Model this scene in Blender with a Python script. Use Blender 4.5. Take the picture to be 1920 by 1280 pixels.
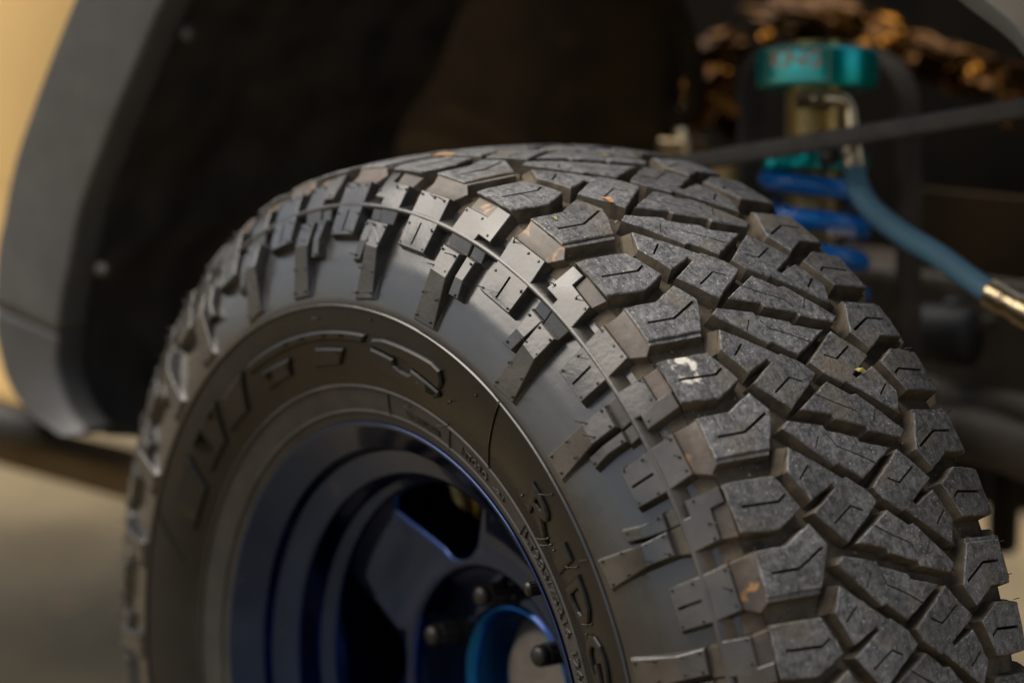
import bpy, bmesh, math, random
import numpy as np
from mathutils import Vector, Matrix, Euler
from mathutils.geometry import delaunay_2d_cdt
R = math.radians
random.seed(7)
for o in list(bpy.data.objects): bpy.data.objects.remove(o)
scene = bpy.context.scene
COL = scene.collection

# ------------------------------------------------------------------ camera
CAMP = Vector((1.18755, 1.45825, 0.58446))
FW = Vector((-0.619635, -0.767397, -0.164786)).normalized()
cam_d = bpy.data.cameras.new('camera')
cam = bpy.data.objects.new('camera', cam_d); COL.objects.link(cam)
cam.location = CAMP
cam.rotation_euler = FW.to_track_quat('-Z', 'Y').to_euler()
cam_d.sensor_width = 36.0
cam_d.lens = 4730.14 * 36.0 / 1920.0
cam_d.clip_start = 0.05; cam_d.clip_end = 2000.0
cam_d.dof.use_dof = True
cam_d.dof.focus_distance = 1.70
cam_d.dof.aperture_fstop = 2.8
scene.camera = cam

# ------------------------------------------------------------------ light
SUN_EL, SUN_AZ = R(57), R(-42)      # azimuth measured from +X towards +Y (camera side)
world = bpy.data.worlds.new('World'); scene.world = world
world.use_nodes = True
wn = world.node_tree.nodes; wl = world.node_tree.links
bg = wn['Background']
sky = wn.new('ShaderNodeTexSky'); sky.sky_type = 'NISHITA'; sky.sun_disc = False
sky.sun_elevation = SUN_EL; sky.sun_rotation = R(90) - SUN_AZ
sky.air_density = 1.0; sky.dust_density = 3.0; sky.ozone_density = 1.0
hs = wn.new('ShaderNodeHueSaturation'); hs.inputs['Saturation'].default_value = 0.55
wl.new(sky.outputs[0], hs.inputs['Color']); wl.new(hs.outputs[0], bg.inputs['Color'])
bg.inputs['Strength'].default_value = 0.05
sd = bpy.data.lights.new('sun', 'SUN'); sd.energy = 1.5; sd.angle = R(64); sd.color = (1.0, 0.90, 0.76)
sun = bpy.data.objects.new('sun', sd); COL.objects.link(sun)
sdir = Vector((math.cos(SUN_EL) * math.cos(SUN_AZ), math.cos(SUN_EL) * math.sin(SUN_AZ), math.sin(SUN_EL)))
sun.rotation_euler = sdir.to_track_quat('Z', 'Y').to_euler()
scene.view_settings.view_transform = 'Standard'
scene.view_settings.look = 'None'
scene.view_settings.exposure = 1.65
scene.view_settings.gamma = 1.0
scene.view_settings.use_curve_mapping = False

# ------------------------------------------------------------------ materials
def mat(name, c1, c2=None, scale=60.0, rough=0.6, rough2=None, metal=0.0, bump=0.0, bscale=None, coat=0.0,
        detail=6.0, spec=0.5, speck=None, ramp=(0.35, 0.68), stretch=None, extra=None, coat_r=0.08, vary=0.0):
    m = bpy.data.materials.new(name); m.use_nodes = True
    nt = m.node_tree; N = nt.nodes; Lk = nt.links
    b = N['Principled BSDF']
    b.inputs['Metallic'].default_value = metal
    b.inputs['Roughness'].default_value = rough
    b.inputs['Specular IOR Level'].default_value = spec
    b.inputs['Coat Weight'].default_value = coat; b.inputs['Coat Roughness'].default_value = coat_r
    tc = N.new('ShaderNodeTexCoord'); vec = tc.outputs['Object']
    if stretch:
        mp = N.new('ShaderNodeMapping'); mp.inputs['Scale'].default_value = stretch
        Lk.new(vec, mp.inputs[0]); vec = mp.outputs[0]
    nz = N.new('ShaderNodeTexNoise'); nz.inputs['Scale'].default_value = scale
    nz.inputs['Detail'].default_value = detail; nz.inputs['Roughness'].default_value = 0.65
    Lk.new(vec, nz.inputs['Vector'])
    cr = N.new('ShaderNodeValToRGB')
    cr.color_ramp.elements[0].position = ramp[0]; cr.color_ramp.elements[1].position = ramp[1]
    cr.color_ramp.elements[0].color = (*c1, 1); cr.color_ramp.elements[1].color = (*(c2 or c1), 1)
    Lk.new(nz.outputs[0], cr.inputs[0])
    col = cr.outputs[0]
    def mixin(col, mask, c):
        mx = N.new('ShaderNodeMix'); mx.data_type = 'RGBA'
        Lk.new(mask, mx.inputs[0]); Lk.new(col, mx.inputs[6]); mx.inputs[7].default_value = (*c, 1)
        return mx.outputs[2]
    if speck:                                   # (scale, threshold, colour): sparse fine grains
        for (ss, th, sc) in speck:
            n2 = N.new('ShaderNodeTexNoise'); n2.inputs['Scale'].default_value = ss; n2.inputs['Detail'].default_value = 2.0
            Lk.new(tc.outputs['Object'], n2.inputs['Vector'])
            mr = N.new('ShaderNodeMapRange'); mr.inputs[1].default_value = th; mr.inputs[2].default_value = th + 0.06
            Lk.new(n2.outputs[0], mr.inputs[0])
            col = mixin(col, mr.outputs[0], sc)
    if extra: col = extra(N, Lk, tc, col, mixin, b)
    if vary:                                    # each piece a little lighter, darker or dustier than the next
        oi = N.new('ShaderNodeObjectInfo')
        mr = N.new('ShaderNodeMapRange'); mr.inputs[3].default_value = 1 - vary; mr.inputs[4].default_value = 1 + vary
        Lk.new(oi.outputs['Random'], mr.inputs[0])
        hv = N.new('ShaderNodeHueSaturation'); Lk.new(mr.outputs[0], hv.inputs['Value']); Lk.new(col, hv.inputs['Color']); col = hv.outputs[0]
    Lk.new(col, b.inputs['Base Color'])
    if rough2 is not None:
        n3 = N.new('ShaderNodeTexNoise'); n3.inputs['Scale'].default_value = scale * 0.37; n3.inputs['Detail'].default_value = 5
        Lk.new(tc.outputs['Object'], n3.inputs['Vector'])
        mr = N.new('ShaderNodeMapRange'); mr.inputs[1].default_value = 0.3; mr.inputs[2].default_value = 0.7
        mr.inputs[3].default_value = rough; mr.inputs[4].default_value = rough2
        Lk.new(n3.outputs[0], mr.inputs[0]); Lk.new(mr.outputs[0], b.inputs['Roughness'])
    if bump:
        n4 = N.new('ShaderNodeTexNoise'); n4.inputs['Scale'].default_value = bscale or scale * 2; n4.inputs['Detail'].default_value = 5
        Lk.new(vec, n4.inputs['Vector'])
        bp = N.new('ShaderNodeBump'); bp.inputs['Strength'].default_value = bump; bp.inputs['Distance'].default_value = 0.001
        Lk.new(n4.outputs[0], bp.inputs['Height']); Lk.new(bp.outputs[0], b.inputs['Normal'])
    return m

def streaks(color, sc, th, soft=0.12, stretch=(1, 1, 1), dist=0.0):
    def f(N, Lk, tc, col, mixin, b):
        mp = N.new('ShaderNodeMapping'); mp.inputs['Scale'].default_value = stretch
        Lk.new(tc.outputs['Object'], mp.inputs[0])
        n = N.new('ShaderNodeTexNoise'); n.inputs['Scale'].default_value = sc; n.inputs['Detail'].default_value = 4
        n.inputs['Distortion'].default_value = dist
        Lk.new(mp.outputs[0], n.inputs['Vector'])
        mr = N.new('ShaderNodeMapRange'); mr.inputs[1].default_value = th; mr.inputs[2].default_value = th + soft
        Lk.new(n.outputs[0], mr.inputs[0])
        return mixin(col, mr.outputs[0], color)
    return f

def front_dust(color):
    # road dust thrown on the leading side of the tyre, broken up by noise
    def f(N, Lk, tc, col, mixin, b):
        sp = N.new('ShaderNodeSeparateXYZ'); Lk.new(tc.outputs['Object'], sp.inputs[0])
        m1 = N.new('ShaderNodeMapRange'); m1.inputs[1].default_value = 0.05; m1.inputs[2].default_value = 0.34
        m1.inputs[3].default_value = -0.10; m1.inputs[4].default_value = 0.22
        Lk.new(sp.outputs['Y'], m1.inputs[0])
        n = N.new('ShaderNodeTexNoise'); n.inputs['Scale'].default_value = 17; n.inputs['Detail'].default_value = 6
        Lk.new(tc.outputs['Object'], n.inputs['Vector'])
        ad = N.new('ShaderNodeMath'); ad.operation = 'ADD'; Lk.new(n.outputs[0], ad.inputs[0]); Lk.new(m1.outputs[0], ad.inputs[1])
        m2 = N.new('ShaderNodeMapRange'); m2.inputs[1].default_value = 0.48; m2.inputs[2].default_value = 0.80
        m2.inputs[4].default_value = 0.75
        Lk.new(ad.outputs[0], m2.inputs[0])
        return mixin(col, m2.outputs[0], color)
    return f
def scuffs(N, Lk, tc, col, mixin, color, sc, th, soft):
    sp = N.new('ShaderNodeSeparateXYZ'); Lk.new(tc.outputs['Object'], sp.inputs[0])
    at = N.new('ShaderNodeMath'); at.operation = 'ARCTAN2'; Lk.new(sp.outputs['Z'], at.inputs[0]); Lk.new(sp.outputs['Y'], at.inputs[1])
    cb_ = N.new('ShaderNodeCombineXYZ'); Lk.new(sp.outputs['X'], cb_.inputs['X'])
    ml = N.new('ShaderNodeMath'); ml.operation = 'MULTIPLY'; ml.inputs[1].default_value = 0.06; Lk.new(at.outputs[0], ml.inputs[0]); Lk.new(ml.outputs[0], cb_.inputs['Y'])
    n = N.new('ShaderNodeTexNoise'); n.inputs['Scale'].default_value = sc; n.inputs['Detail'].default_value = 5; n.inputs['Distortion'].default_value = 0.6
    Lk.new(cb_.outputs[0], n.inputs['Vector'])
    mr = N.new('ShaderNodeMapRange'); mr.inputs[1].default_value = th; mr.inputs[2].default_value = th + soft; mr.inputs[4].default_value = 0.8
    Lk.new(n.outputs[0], mr.inputs[0])
    return mixin(col, mr.outputs[0], color)
def smear_extra(N, Lk, tc, col, mixin, b):
    big = N.new('ShaderNodeTexNoise'); big.inputs['Scale'].default_value = 34; big.inputs['Detail'].default_value = 3; Lk.new(tc.outputs['Object'], big.inputs['Vector'])
    bm_ = N.new('ShaderNodeMapRange'); bm_.inputs[1].default_value = 0.3; bm_.inputs[2].default_value = 0.7; bm_.inputs[3].default_value = 0.70; bm_.inputs[4].default_value = 1.28; Lk.new(big.outputs[0], bm_.inputs[0])
    hv = N.new('ShaderNodeHueSaturation'); Lk.new(bm_.outputs[0], hv.inputs['Value']); Lk.new(col, hv.inputs['Color']); col = hv.outputs[0]
    col = scuffs(N, Lk, tc, col, mixin, (0.20, 0.20, 0.205), 420.0, 0.58, 0.12)
    col = scuffs(N, Lk, tc, col, mixin, (0.028, 0.028, 0.030), 300.0, 0.62, 0.10)
    # a dried white splash on one shoulder block: its own ragged shape, stays put whatever the light
    col = streaks((0.15, 0.125, 0.092), 26.0, 0.55, 0.22)(N, Lk, tc, col, mixin, b)
    d = N.new('ShaderNodeVectorMath'); d.operation = 'DISTANCE'
    Lk.new(tc.outputs['Object'], d.inputs[0]); d.inputs[1].default_value = SPLASH
    mr = N.new('ShaderNodeMapRange'); mr.inputs[1].default_value = 0.008; mr.inputs[2].default_value = 0.034
    mr.inputs[3].default_value = 0.17; mr.inputs[4].default_value = -0.25
    Lk.new(d.outputs['Value'], mr.inputs[0])
    n = N.new('ShaderNodeTexNoise'); n.inputs['Scale'].default_value = 110; n.inputs['Detail'].default_value = 4
    Lk.new(tc.outputs['Object'], n.inputs['Vector'])
    ad = N.new('ShaderNodeMath'); ad.operation = 'ADD'; Lk.new(n.outputs[0], ad.inputs[0]); Lk.new(mr.outputs[0], ad.inputs[1])
    m2 = N.new('ShaderNodeMapRange'); m2.inputs[1].default_value = 0.66; m2.inputs[2].default_value = 0.76
    Lk.new(ad.outputs[0], m2.inputs[0])
    return mixin(col, m2.outputs[0], (0.80, 0.76, 0.68))
SPLASH = (0.092, 0.283, 0.300)

M = {}
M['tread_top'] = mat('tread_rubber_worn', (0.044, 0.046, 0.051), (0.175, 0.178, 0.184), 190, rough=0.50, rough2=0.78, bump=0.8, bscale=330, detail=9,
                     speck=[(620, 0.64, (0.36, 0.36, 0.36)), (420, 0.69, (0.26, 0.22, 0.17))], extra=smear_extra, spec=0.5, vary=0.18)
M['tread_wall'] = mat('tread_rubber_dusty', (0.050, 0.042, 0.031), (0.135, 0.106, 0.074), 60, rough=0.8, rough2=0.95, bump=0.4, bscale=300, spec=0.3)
M['plate'] = mat('shoulder_rubber', (0.011, 0.011, 0.011), (0.024, 0.023, 0.022), 45, rough=0.16, rough2=0.34, bump=0.18, bscale=260,
                 extra=front_dust((0.072, 0.061, 0.050)), spec=0.7)
M['chamfer'] = mat('shoulder_rubber_stained', (0.034, 0.029, 0.025), (0.085, 0.062, 0.044), 38, rough=0.38, rough2=0.62, bump=0.3, bscale=200,
                   extra=streaks((0.36, 0.18, 0.055), 60, 0.63, 0.12, dist=0.8))
M['carcass'] = mat('sidewall_rubber', (0.007, 0.007, 0.0068), (0.015, 0.014, 0.013), 18, rough=0.14, rough2=0.36, bump=0.12, bscale=120,
                   extra=front_dust((0.030, 0.025, 0.020)), spec=0.8)
M['sidewall'] = mat('sidewall_rubber_dark', (0.0035, 0.0033, 0.0030), (0.0075, 0.0068, 0.006), 25, rough=0.26, rough2=0.46, bump=0.10, bscale=150,
                    extra=streaks((0.015, 0.012, 0.009), 10, 0.60, 0.25), spec=0.3)
M['bead'] = mat('bead_rubber_dusty', (0.011, 0.0095, 0.008), (0.027, 0.023, 0.0185), 30, rough=0.6, rough2=0.75, bump=0.15, bscale=200)
M['letter'] = mat('letter_rubber', (0.004, 0.0038, 0.0035), (0.009, 0.0085, 0.008), 40, rough=0.26, bump=0.08, bscale=200)
M['blue'] = mat('blue_wheel_paint', (0.013, 0.031, 0.102), (0.015, 0.035, 0.112), 20, rough=0.15, metal=0.97, coat=0.4, coat_r=0.05,
                speck=[(300, 0.72, (0.03, 0.04, 0.07))], bump=0.03, bscale=90)
M['blue_bright'] = mat('blue_anodised', (0.008, 0.10, 0.34), (0.01, 0.12, 0.38), 20, rough=0.2, metal=0.95)
M['black_metal'] = mat('black_oxide_metal', (0.018, 0.017, 0.016), (0.035, 0.03, 0.026), 90, rough=0.35, metal=0.6, bump=0.1)
M['hub'] = mat('dusty_hub_steel', (0.10, 0.088, 0.072), (0.16, 0.14, 0.115), 40, rough=0.6, metal=0.2, bump=0.1)
M['gold'] = mat('gold_anodised', (0.62, 0.42, 0.15), (0.74, 0.53, 0.22), 60, rough=0.32, metal=0.9)
M['brass'] = mat('plated_steel', (0.60, 0.46, 0.27), (0.72, 0.58, 0.38), 80, rough=0.28, metal=0.95)
M['teal'] = mat('teal_anodised', (0.0, 0.50, 0.49), (0.0, 0.57, 0.54), 40, rough=0.30, metal=0.75, coat=0.3)
M['label'] = mat('label_print', (0.62, 0.36, 0.22), (0.70, 0.43, 0.28), 90, rough=0.5)
M['label_pale'] = mat('label_print_pale', (0.34, 0.52, 0.40), (0.40, 0.58, 0.46), 90, rough=0.5)
M['spring'] = mat('blue_powder_coat', (0.0, 0.17, 0.60), (0.0, 0.19, 0.66), 60, rough=0.32, coat=0.5)
M['white_print'] = mat('white_print', (0.7, 0.7, 0.72), rough=0.5)
M['hose'] = mat('blue_braided_hose', (0.060, 0.16, 0.235), (0.11, 0.24, 0.31), 900, rough=0.6, bump=0.4, bscale=900)
M['grey_bar'] = mat('grey_bar_paint', (0.055, 0.045, 0.036), (0.088, 0.073, 0.058), 50, rough=0.6, bump=0.1)
M['flare'] = mat('grey_textured_plastic', (0.043, 0.044, 0.043), (0.058, 0.058, 0.056), 30, rough=0.5, rough2=0.62, bump=0.12, bscale=900)
M['flare_dark'] = mat('dark_textured_plastic', (0.030, 0.031, 0.031), (0.042, 0.042, 0.041), 30, rough=0.55, bump=0.12, bscale=900)
M['body'] = mat('gold_body_paint', (0.60, 0.40, 0.155), (0.63, 0.42, 0.165), 4, rough=0.35, metal=0.0, coat=1.0, coat_r=0.05)
M['liner'] = mat('black_liner_plastic', (0.012, 0.0115, 0.011), (0.044, 0.037, 0.029), 22, rough=0.6, rough2=0.8, bump=0.4, bscale=60)
M['under'] = mat('dusty_inner_fender', (0.018, 0.011, 0.0038), (0.042, 0.025, 0.009), 9, rough=0.75, rough2=0.9, bump=0.4, bscale=40, spec=0.12,
                 extra=streaks((0.065, 0.038, 0.014), 5, 0.55, 0.25, (1, 1, 3), 1.0))
M['bay_dark'] = mat('bay_shade_black', (0.002, 0.0016, 0.001), (0.006, 0.004, 0.002), 12, rough=0.9, spec=0.1)  # near-black colour stands in for the shade inside the bay
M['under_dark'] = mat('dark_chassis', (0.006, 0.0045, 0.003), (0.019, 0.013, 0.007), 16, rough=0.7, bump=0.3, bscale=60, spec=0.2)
M['rail_dust'] = mat('golden_rail_dust', (0.090, 0.058, 0.024), (0.15, 0.10, 0.045), 12, rough=0.9, spec=0.15, bump=0.3, bscale=40)  # golden-brown dust colour of the frame rail
M['under_lit'] = mat('inner_fender_lit', (0.024, 0.016, 0.0075), (0.048, 0.031, 0.015), 8, rough=0.9, spec=0.15, bump=0.3, bscale=40)  # lighter copy of the inner fender brown, with light put into the colour
M['grime'] = mat('grimy_suspension_steel', (0.036, 0.029, 0.022), (0.085, 0.068, 0.050), 20, rough=0.6, bump=0.3, bscale=60, spec=0.3)
M['warm_metal'] = mat('warm_lit_engine_metal', (0.13, 0.052, 0.006), (0.26, 0.11, 0.014), 60, rough=0.24, metal=0.95, bump=0.3, bscale=80)  # warm light in the bay is put into this metal's amber colour
M['warm_metal_dark'] = mat('warm_lit_engine_metal_dark', (0.020, 0.009, 0.002), (0.065, 0.028, 0.005), 60, rough=0.3, metal=0.9, bump=0.3, bscale=80)  # same metal with the colour dimmed, for the less lit pieces
M['bolt'] = mat('zinc_bolt', (0.05, 0.046, 0.042), (0.13, 0.12, 0.11), 200, rough=0.55, metal=0.5)
M['rubber_black'] = mat('black_rubber', (0.012, 0.012, 0.012), (0.022, 0.021, 0.020), 40, rough=0.6)
M['ground'] = mat('tan_concrete', (0.110, 0.080, 0.036), (0.205, 0.156, 0.080), 3.0, rough=0.85, rough2=0.95, bump=0.5, bscale=60,
                  speck=[(14, 0.66, (0.34, 0.20, 0.07)), (30, 0.68, (0.10, 0.08, 0.05))], detail=8)
M['grit'] = mat('pale_grit', (0.20, 0.17, 0.13), (0.36, 0.31, 0.25), 500, rough=0.85)
M['grit_dark'] = mat('dark_grit', (0.06, 0.05, 0.04), (0.12, 0.10, 0.08), 500, rough=0.85)
M['leaf_orange'] = mat('dry_leaf_orange', (0.42, 0.21, 0.08), (0.55, 0.31, 0.14), 300, rough=0.7)
M['leaf_yellow'] = mat('dry_leaf_yellow', (0.38, 0.33, 0.09), (0.50, 0.43, 0.14), 300, rough=0.7)

# ------------------------------------------------------------------ mesh helpers
def link(o, parent=None):
    COL.objects.link(o)
    if parent is not None: o.parent = parent
    return o
def tag(o, label=None, cat=None, group=None, kind=None):
    if label: o['label'] = label
    if cat: o['category'] = cat
    if group: o['group'] = group
    if kind: o['kind'] = kind
    return o
def empty(name, loc=(0, 0, 0)):
    o = bpy.data.objects.new(name, None); o.location = loc; o.empty_display_size = 0.05
    return link(o)
class MB:
    def __init__(s): s.v = []; s.f = []; s.mi = []; s.sm = []
    def add(s, verts, faces, mi=0, smooth=False):
        k = len(s.v); s.v.extend([tuple(p) for p in verts])
        s.f.extend([tuple(i + k for i in f) for f in faces]); s.mi.extend([mi] * len(faces)); s.sm.extend([smooth] * len(faces))
    def build(s, name, mats, parent=None, fix=False):
        me = bpy.data.meshes.new(name); me.from_pydata(s.v, [], s.f)
        for m in (mats if isinstance(mats, (list, tuple)) else [mats]): me.materials.append(m)
        me.polygons.foreach_set('material_index', s.mi); me.polygons.foreach_set('use_smooth', s.sm)
        if fix:
            bm = bmesh.new(); bm.from_mesh(me); bmesh.ops.remove_doubles(bm, verts=bm.verts, dist=1e-6)
            bmesh.ops.recalc_face_normals(bm, faces=bm.faces); bm.to_mesh(me); bm.free()
        me.update()
        return link(bpy.data.objects.new(name, me), parent)
def frame_axes(d):
    d = Vector(d).normalized()
    t = Vector((0, 0, 1)) if abs(d.z) < 0.9 else Vector((1, 0, 0))
    x = d.cross(t).normalized(); return d, x, d.cross(x).normalized()
def tube(mb, pts, rad, n=12, mi=0, caps=True, smooth=True):
    pts = [Vector(p) for p in pts]
    rr = rad if isinstance(rad, (list, tuple)) else [rad] * len(pts)
    vs = []; fs = []; prev = None
    for i, p in enumerate(pts):
        d = (pts[min(i + 1, len(pts) - 1)] - pts[max(i - 1, 0)]).normalized()
        if prev is None: _, x, y = frame_axes(d)
        else:
            x = (prev - d * prev.dot(d)).normalized(); y = d.cross(x)
        prev = x
        for k in range(n):
            a = 2 * math.pi * k / n
            vs.append(p + (x * math.cos(a) + y * math.sin(a)) * rr[i])
    for i in range(len(pts) - 1):
        for k in range(n):
            fs.append((i * n + k, i * n + (k + 1) % n, (i + 1) * n + (k + 1) % n, (i + 1) * n + k))
    mb.add(vs, fs, mi, smooth)
    if caps:
        mb.add(vs[:n], [tuple(range(n))[::-1]], mi); mb.add(vs[-n:], [tuple(range(n))], mi)
def spline(pts, n=8):
    P = [Vector(p) for p in pts]; out = []
    for i in range(len(P) - 1):
        p0, p1, p2, p3 = P[max(i - 1, 0)], P[i], P[i + 1], P[min(i + 2, len(P) - 1)]
        for j in range(n):
            t = j / n
            out.append(0.5 * ((2 * p1) + (p2 - p0) * t + (2 * p0 - 5 * p1 + 4 * p2 - p3) * t * t + (3 * p1 - p0 - 3 * p2 + p3) * t ** 3))
    out.append(P[-1]); return out
def lathe_axis(mb, prof, origin, axis, n=32, mi=0, smooth=True, ribs=None):
    """prof: (distance along axis, radius); ribs=(count, depth) knurls the wall"""
    d, x, y = frame_axes(axis); origin = Vector(origin); vs = []; fs = []
    for (h, r) in prof:
        for k in range(n):
            a = 2 * math.pi * k / n
            q = r * (1 - (ribs[1] if ribs and (k // max(1, n // (2 * ribs[0]))) % 2 else 0))
            vs.append(origin + d * h + (x * math.cos(a) + y * math.sin(a)) * q)
    for i in range(len(prof) - 1):
        for k in range(n):
            fs.append((i * n + k, i * n + (k + 1) % n, (i + 1) * n + (k + 1) % n, (i + 1) * n + k))
    mb.add(vs, fs, mi, smooth)
def rbox(mb, c, size, rot=None, bev=0.004, seg=2, mi=0):
    bm = bmesh.new(); bmesh.ops.create_cube(bm, size=1.0)
    for v in bm.verts: v.co = Vector((v.co.x * size[0], v.co.y * size[1], v.co.z * size[2]))
    if bev: bmesh.ops.bevel(bm, geom=list(bm.edges), offset=bev, segments=seg, profile=0.5, affect='EDGES')
    Mx = Matrix.Translation(Vector(c)) @ (rot if rot is not None else Matrix.Identity(4))
    bm.verts.index_update()
    mb.add([Mx @ v.co for v in bm.verts], [[v.index for v in f.verts] for f in bm.faces], mi, False); bm.free()

# ------------------------------------------------------------------ tyre coordinates
# theta: angle round the axle (degrees, 0 = towards the camera side, 90 = up); v: arc position across the profile in mm; h: height in mm
CX = -7.0
PRN = [(109, 408), (120, 397.5), (127, 388.5), (130.5, 382), (137, 370), (143, 357), (147, 345), (149.5, 330), (150.5, 310),
       (148.5, 290), (143.5, 270), (135.5, 249.5), (130.5, 236), (124.5, 222.5), (119, 214)]
def build_profile():
    pts = [(x, 416.5 - 8.5 * (abs(x - CX) / 116) ** 2.2) for x in np.arange(CX, 108.5, 2.9)]
    Q = np.array(PRN, float)
    for i in range(len(Q) - 1):
        p0, p1, p2, p3 = Q[max(i - 1, 0)], Q[i], Q[i + 1], Q[min(i + 2, len(Q) - 1)]
        for t in np.linspace(0, 1, 6)[:-1]:
            pts.append(tuple(.5 * ((2 * p1) + (-p0 + p2) * t + (2 * p0 - 5 * p1 + 4 * p2 - p3) * t * t + (-p0 + 3 * p1 - 3 * p2 + p3) * t ** 3)))
    pts.append(tuple(Q[-1])); P = np.array(pts)
    V = CX + np.r_[0, np.cumsum(np.hypot(*np.diff(P, axis=0).T))]
    vv = np.arange(CX, V[-1], 0.5)
    X = np.interp(vv, V, P[:, 0]); Rr = np.interp(vv, V, P[:, 1])
    dx = np.gradient(X); dr = np.gradient(Rr)
    k = np.ones(9) / 9
    pad = lambda a: np.convolve(np.r_[[a[0]] * 4, a, [a[-1]] * 4], k, 'valid')
    dx, dr = pad(dx), pad(dr); L = np.hypot(dx, dr)
    return vv, X, Rr, -dr / L, dx / L
PV, PX, PRr, PNX, PNR = build_profile()
VMAX = PV[-1]
def F(th, v, h):
    far = v < CX
    vn = 2 * CX - v if far else v
    x = np.interp(vn, PV, PX) + h * np.interp(vn, PV, PNX)
    r = np.interp(vn, PV, PRr) + h * np.interp(vn, PV, PNR)
    if far:
        d = x - CX; x = CX - (d if d < 70 else 70 + (d - 70) * 0.86)
    a = math.radians(th)
    return (x * 1e-3, r * math.cos(a) * 1e-3, r * math.sin(a) * 1e-3)
def radius_at(v): return float(np.interp(2 * CX - v if v < CX else v, PV, PRr))
KS = [(-2.0, 83.0), (-1.49, 75.4), (-1.0, 67.39), (-.49, 59.35), (0.0, 52.54), (.51, 45.84), (1.0, 39.43), (1.51, 32.69), (2.0, 26.27), (2.51, 19.48), (3.51, 6.28)]
def TH(s):
    if s < -2: return 83.0 + (-2 - s) * 13.18
    if s > 3.51: return 6.28 - (s - 3.51) * 13.18
    return float(np.interp(s, [k[0] for k in KS], [k[1] for k in KS]))
def TL(s):            # lettering positions were measured with an even pitch beyond the top
    return 83.0 - 13.3 * (s + 2) if s < -2 else TH(s)
BASE = ([-8, 100, 112, 124, 143, 160, 175, 190, 204, 216, 400], [-11.5, -11.5, -11, -10, -9.2, -8.6, -7.4, -5.6, -3.0, -0.8, 0])
def hbase(v): return float(np.interp(2 * CX - v if v < CX else v, BASE[0], BASE[1]))

def inside(p, poly):
    c = False; n = len(poly); j = n - 1
    for i in range(n):
        xi, yi = poly[i]; xj, yj = poly[j]
        if (yi > p[1]) != (yj > p[1]) and p[0] < (xj - xi) * (p[1] - yi) / (yj - yi) + xi: c = not c
        j = i
    return c
def area(P): return 0.5 * sum(P[i][0] * P[(i + 1) % len(P)][1] - P[(i + 1) % len(P)][0] * P[i][1] for i in range(len(P)))
def offset(P, d):     # CCW polygon, positive = outwards, mitred
    n = len(P); out = []
    for i in range(n):
        a, b, c = P[i - 1], P[i], P[(i + 1) % n]
        e1 = np.array(b) - a; e2 = np.array(c) - b
        n1 = np.array((e1[1], -e1[0])) / (np.hypot(*e1) + 1e-9); n2 = np.array((e2[1], -e2[0])) / (np.hypot(*e2) + 1e-9)
        m = n1 + n2; q = 1 + n1 @ n2
        m = m / max(q, 0.35)
        out.append((b[0] + d * m[0], b[1] + d * m[1]))
    return out
def densify(P, step, jit=0.0):
    out = []
    for i in range(len(P)):
        a = np.array(P[i], float); b = np.array(P[(i + 1) % len(P)], float); L = np.hypot(*(b - a)); k = max(1, int(L / step))
        nrm = np.array((b[1] - a[1], a[0] - b[0])) / (L + 1e-9)
        for j in range(k):
            q = a + (b - a) * j / k
            if j and jit: q = q + nrm * random.uniform(-jit, jit)
            out.append(tuple(q))
    return out
def buffer_line(pts, w):
    pts = [np.array(p, float) for p in pts]; Lft = []; Rgt = []
    for i, p in enumerate(pts):
        d = pts[min(i + 1, len(pts) - 1)] - pts[max(i - 1, 0)]; d = d / (np.hypot(*d) + 1e-9); n = np.array((-d[1], d[0]))
        Lft.append(tuple(p + n * w / 2)); Rgt.append(tuple(p - n * w / 2))
    return Lft + Rgt[::-1]

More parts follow.
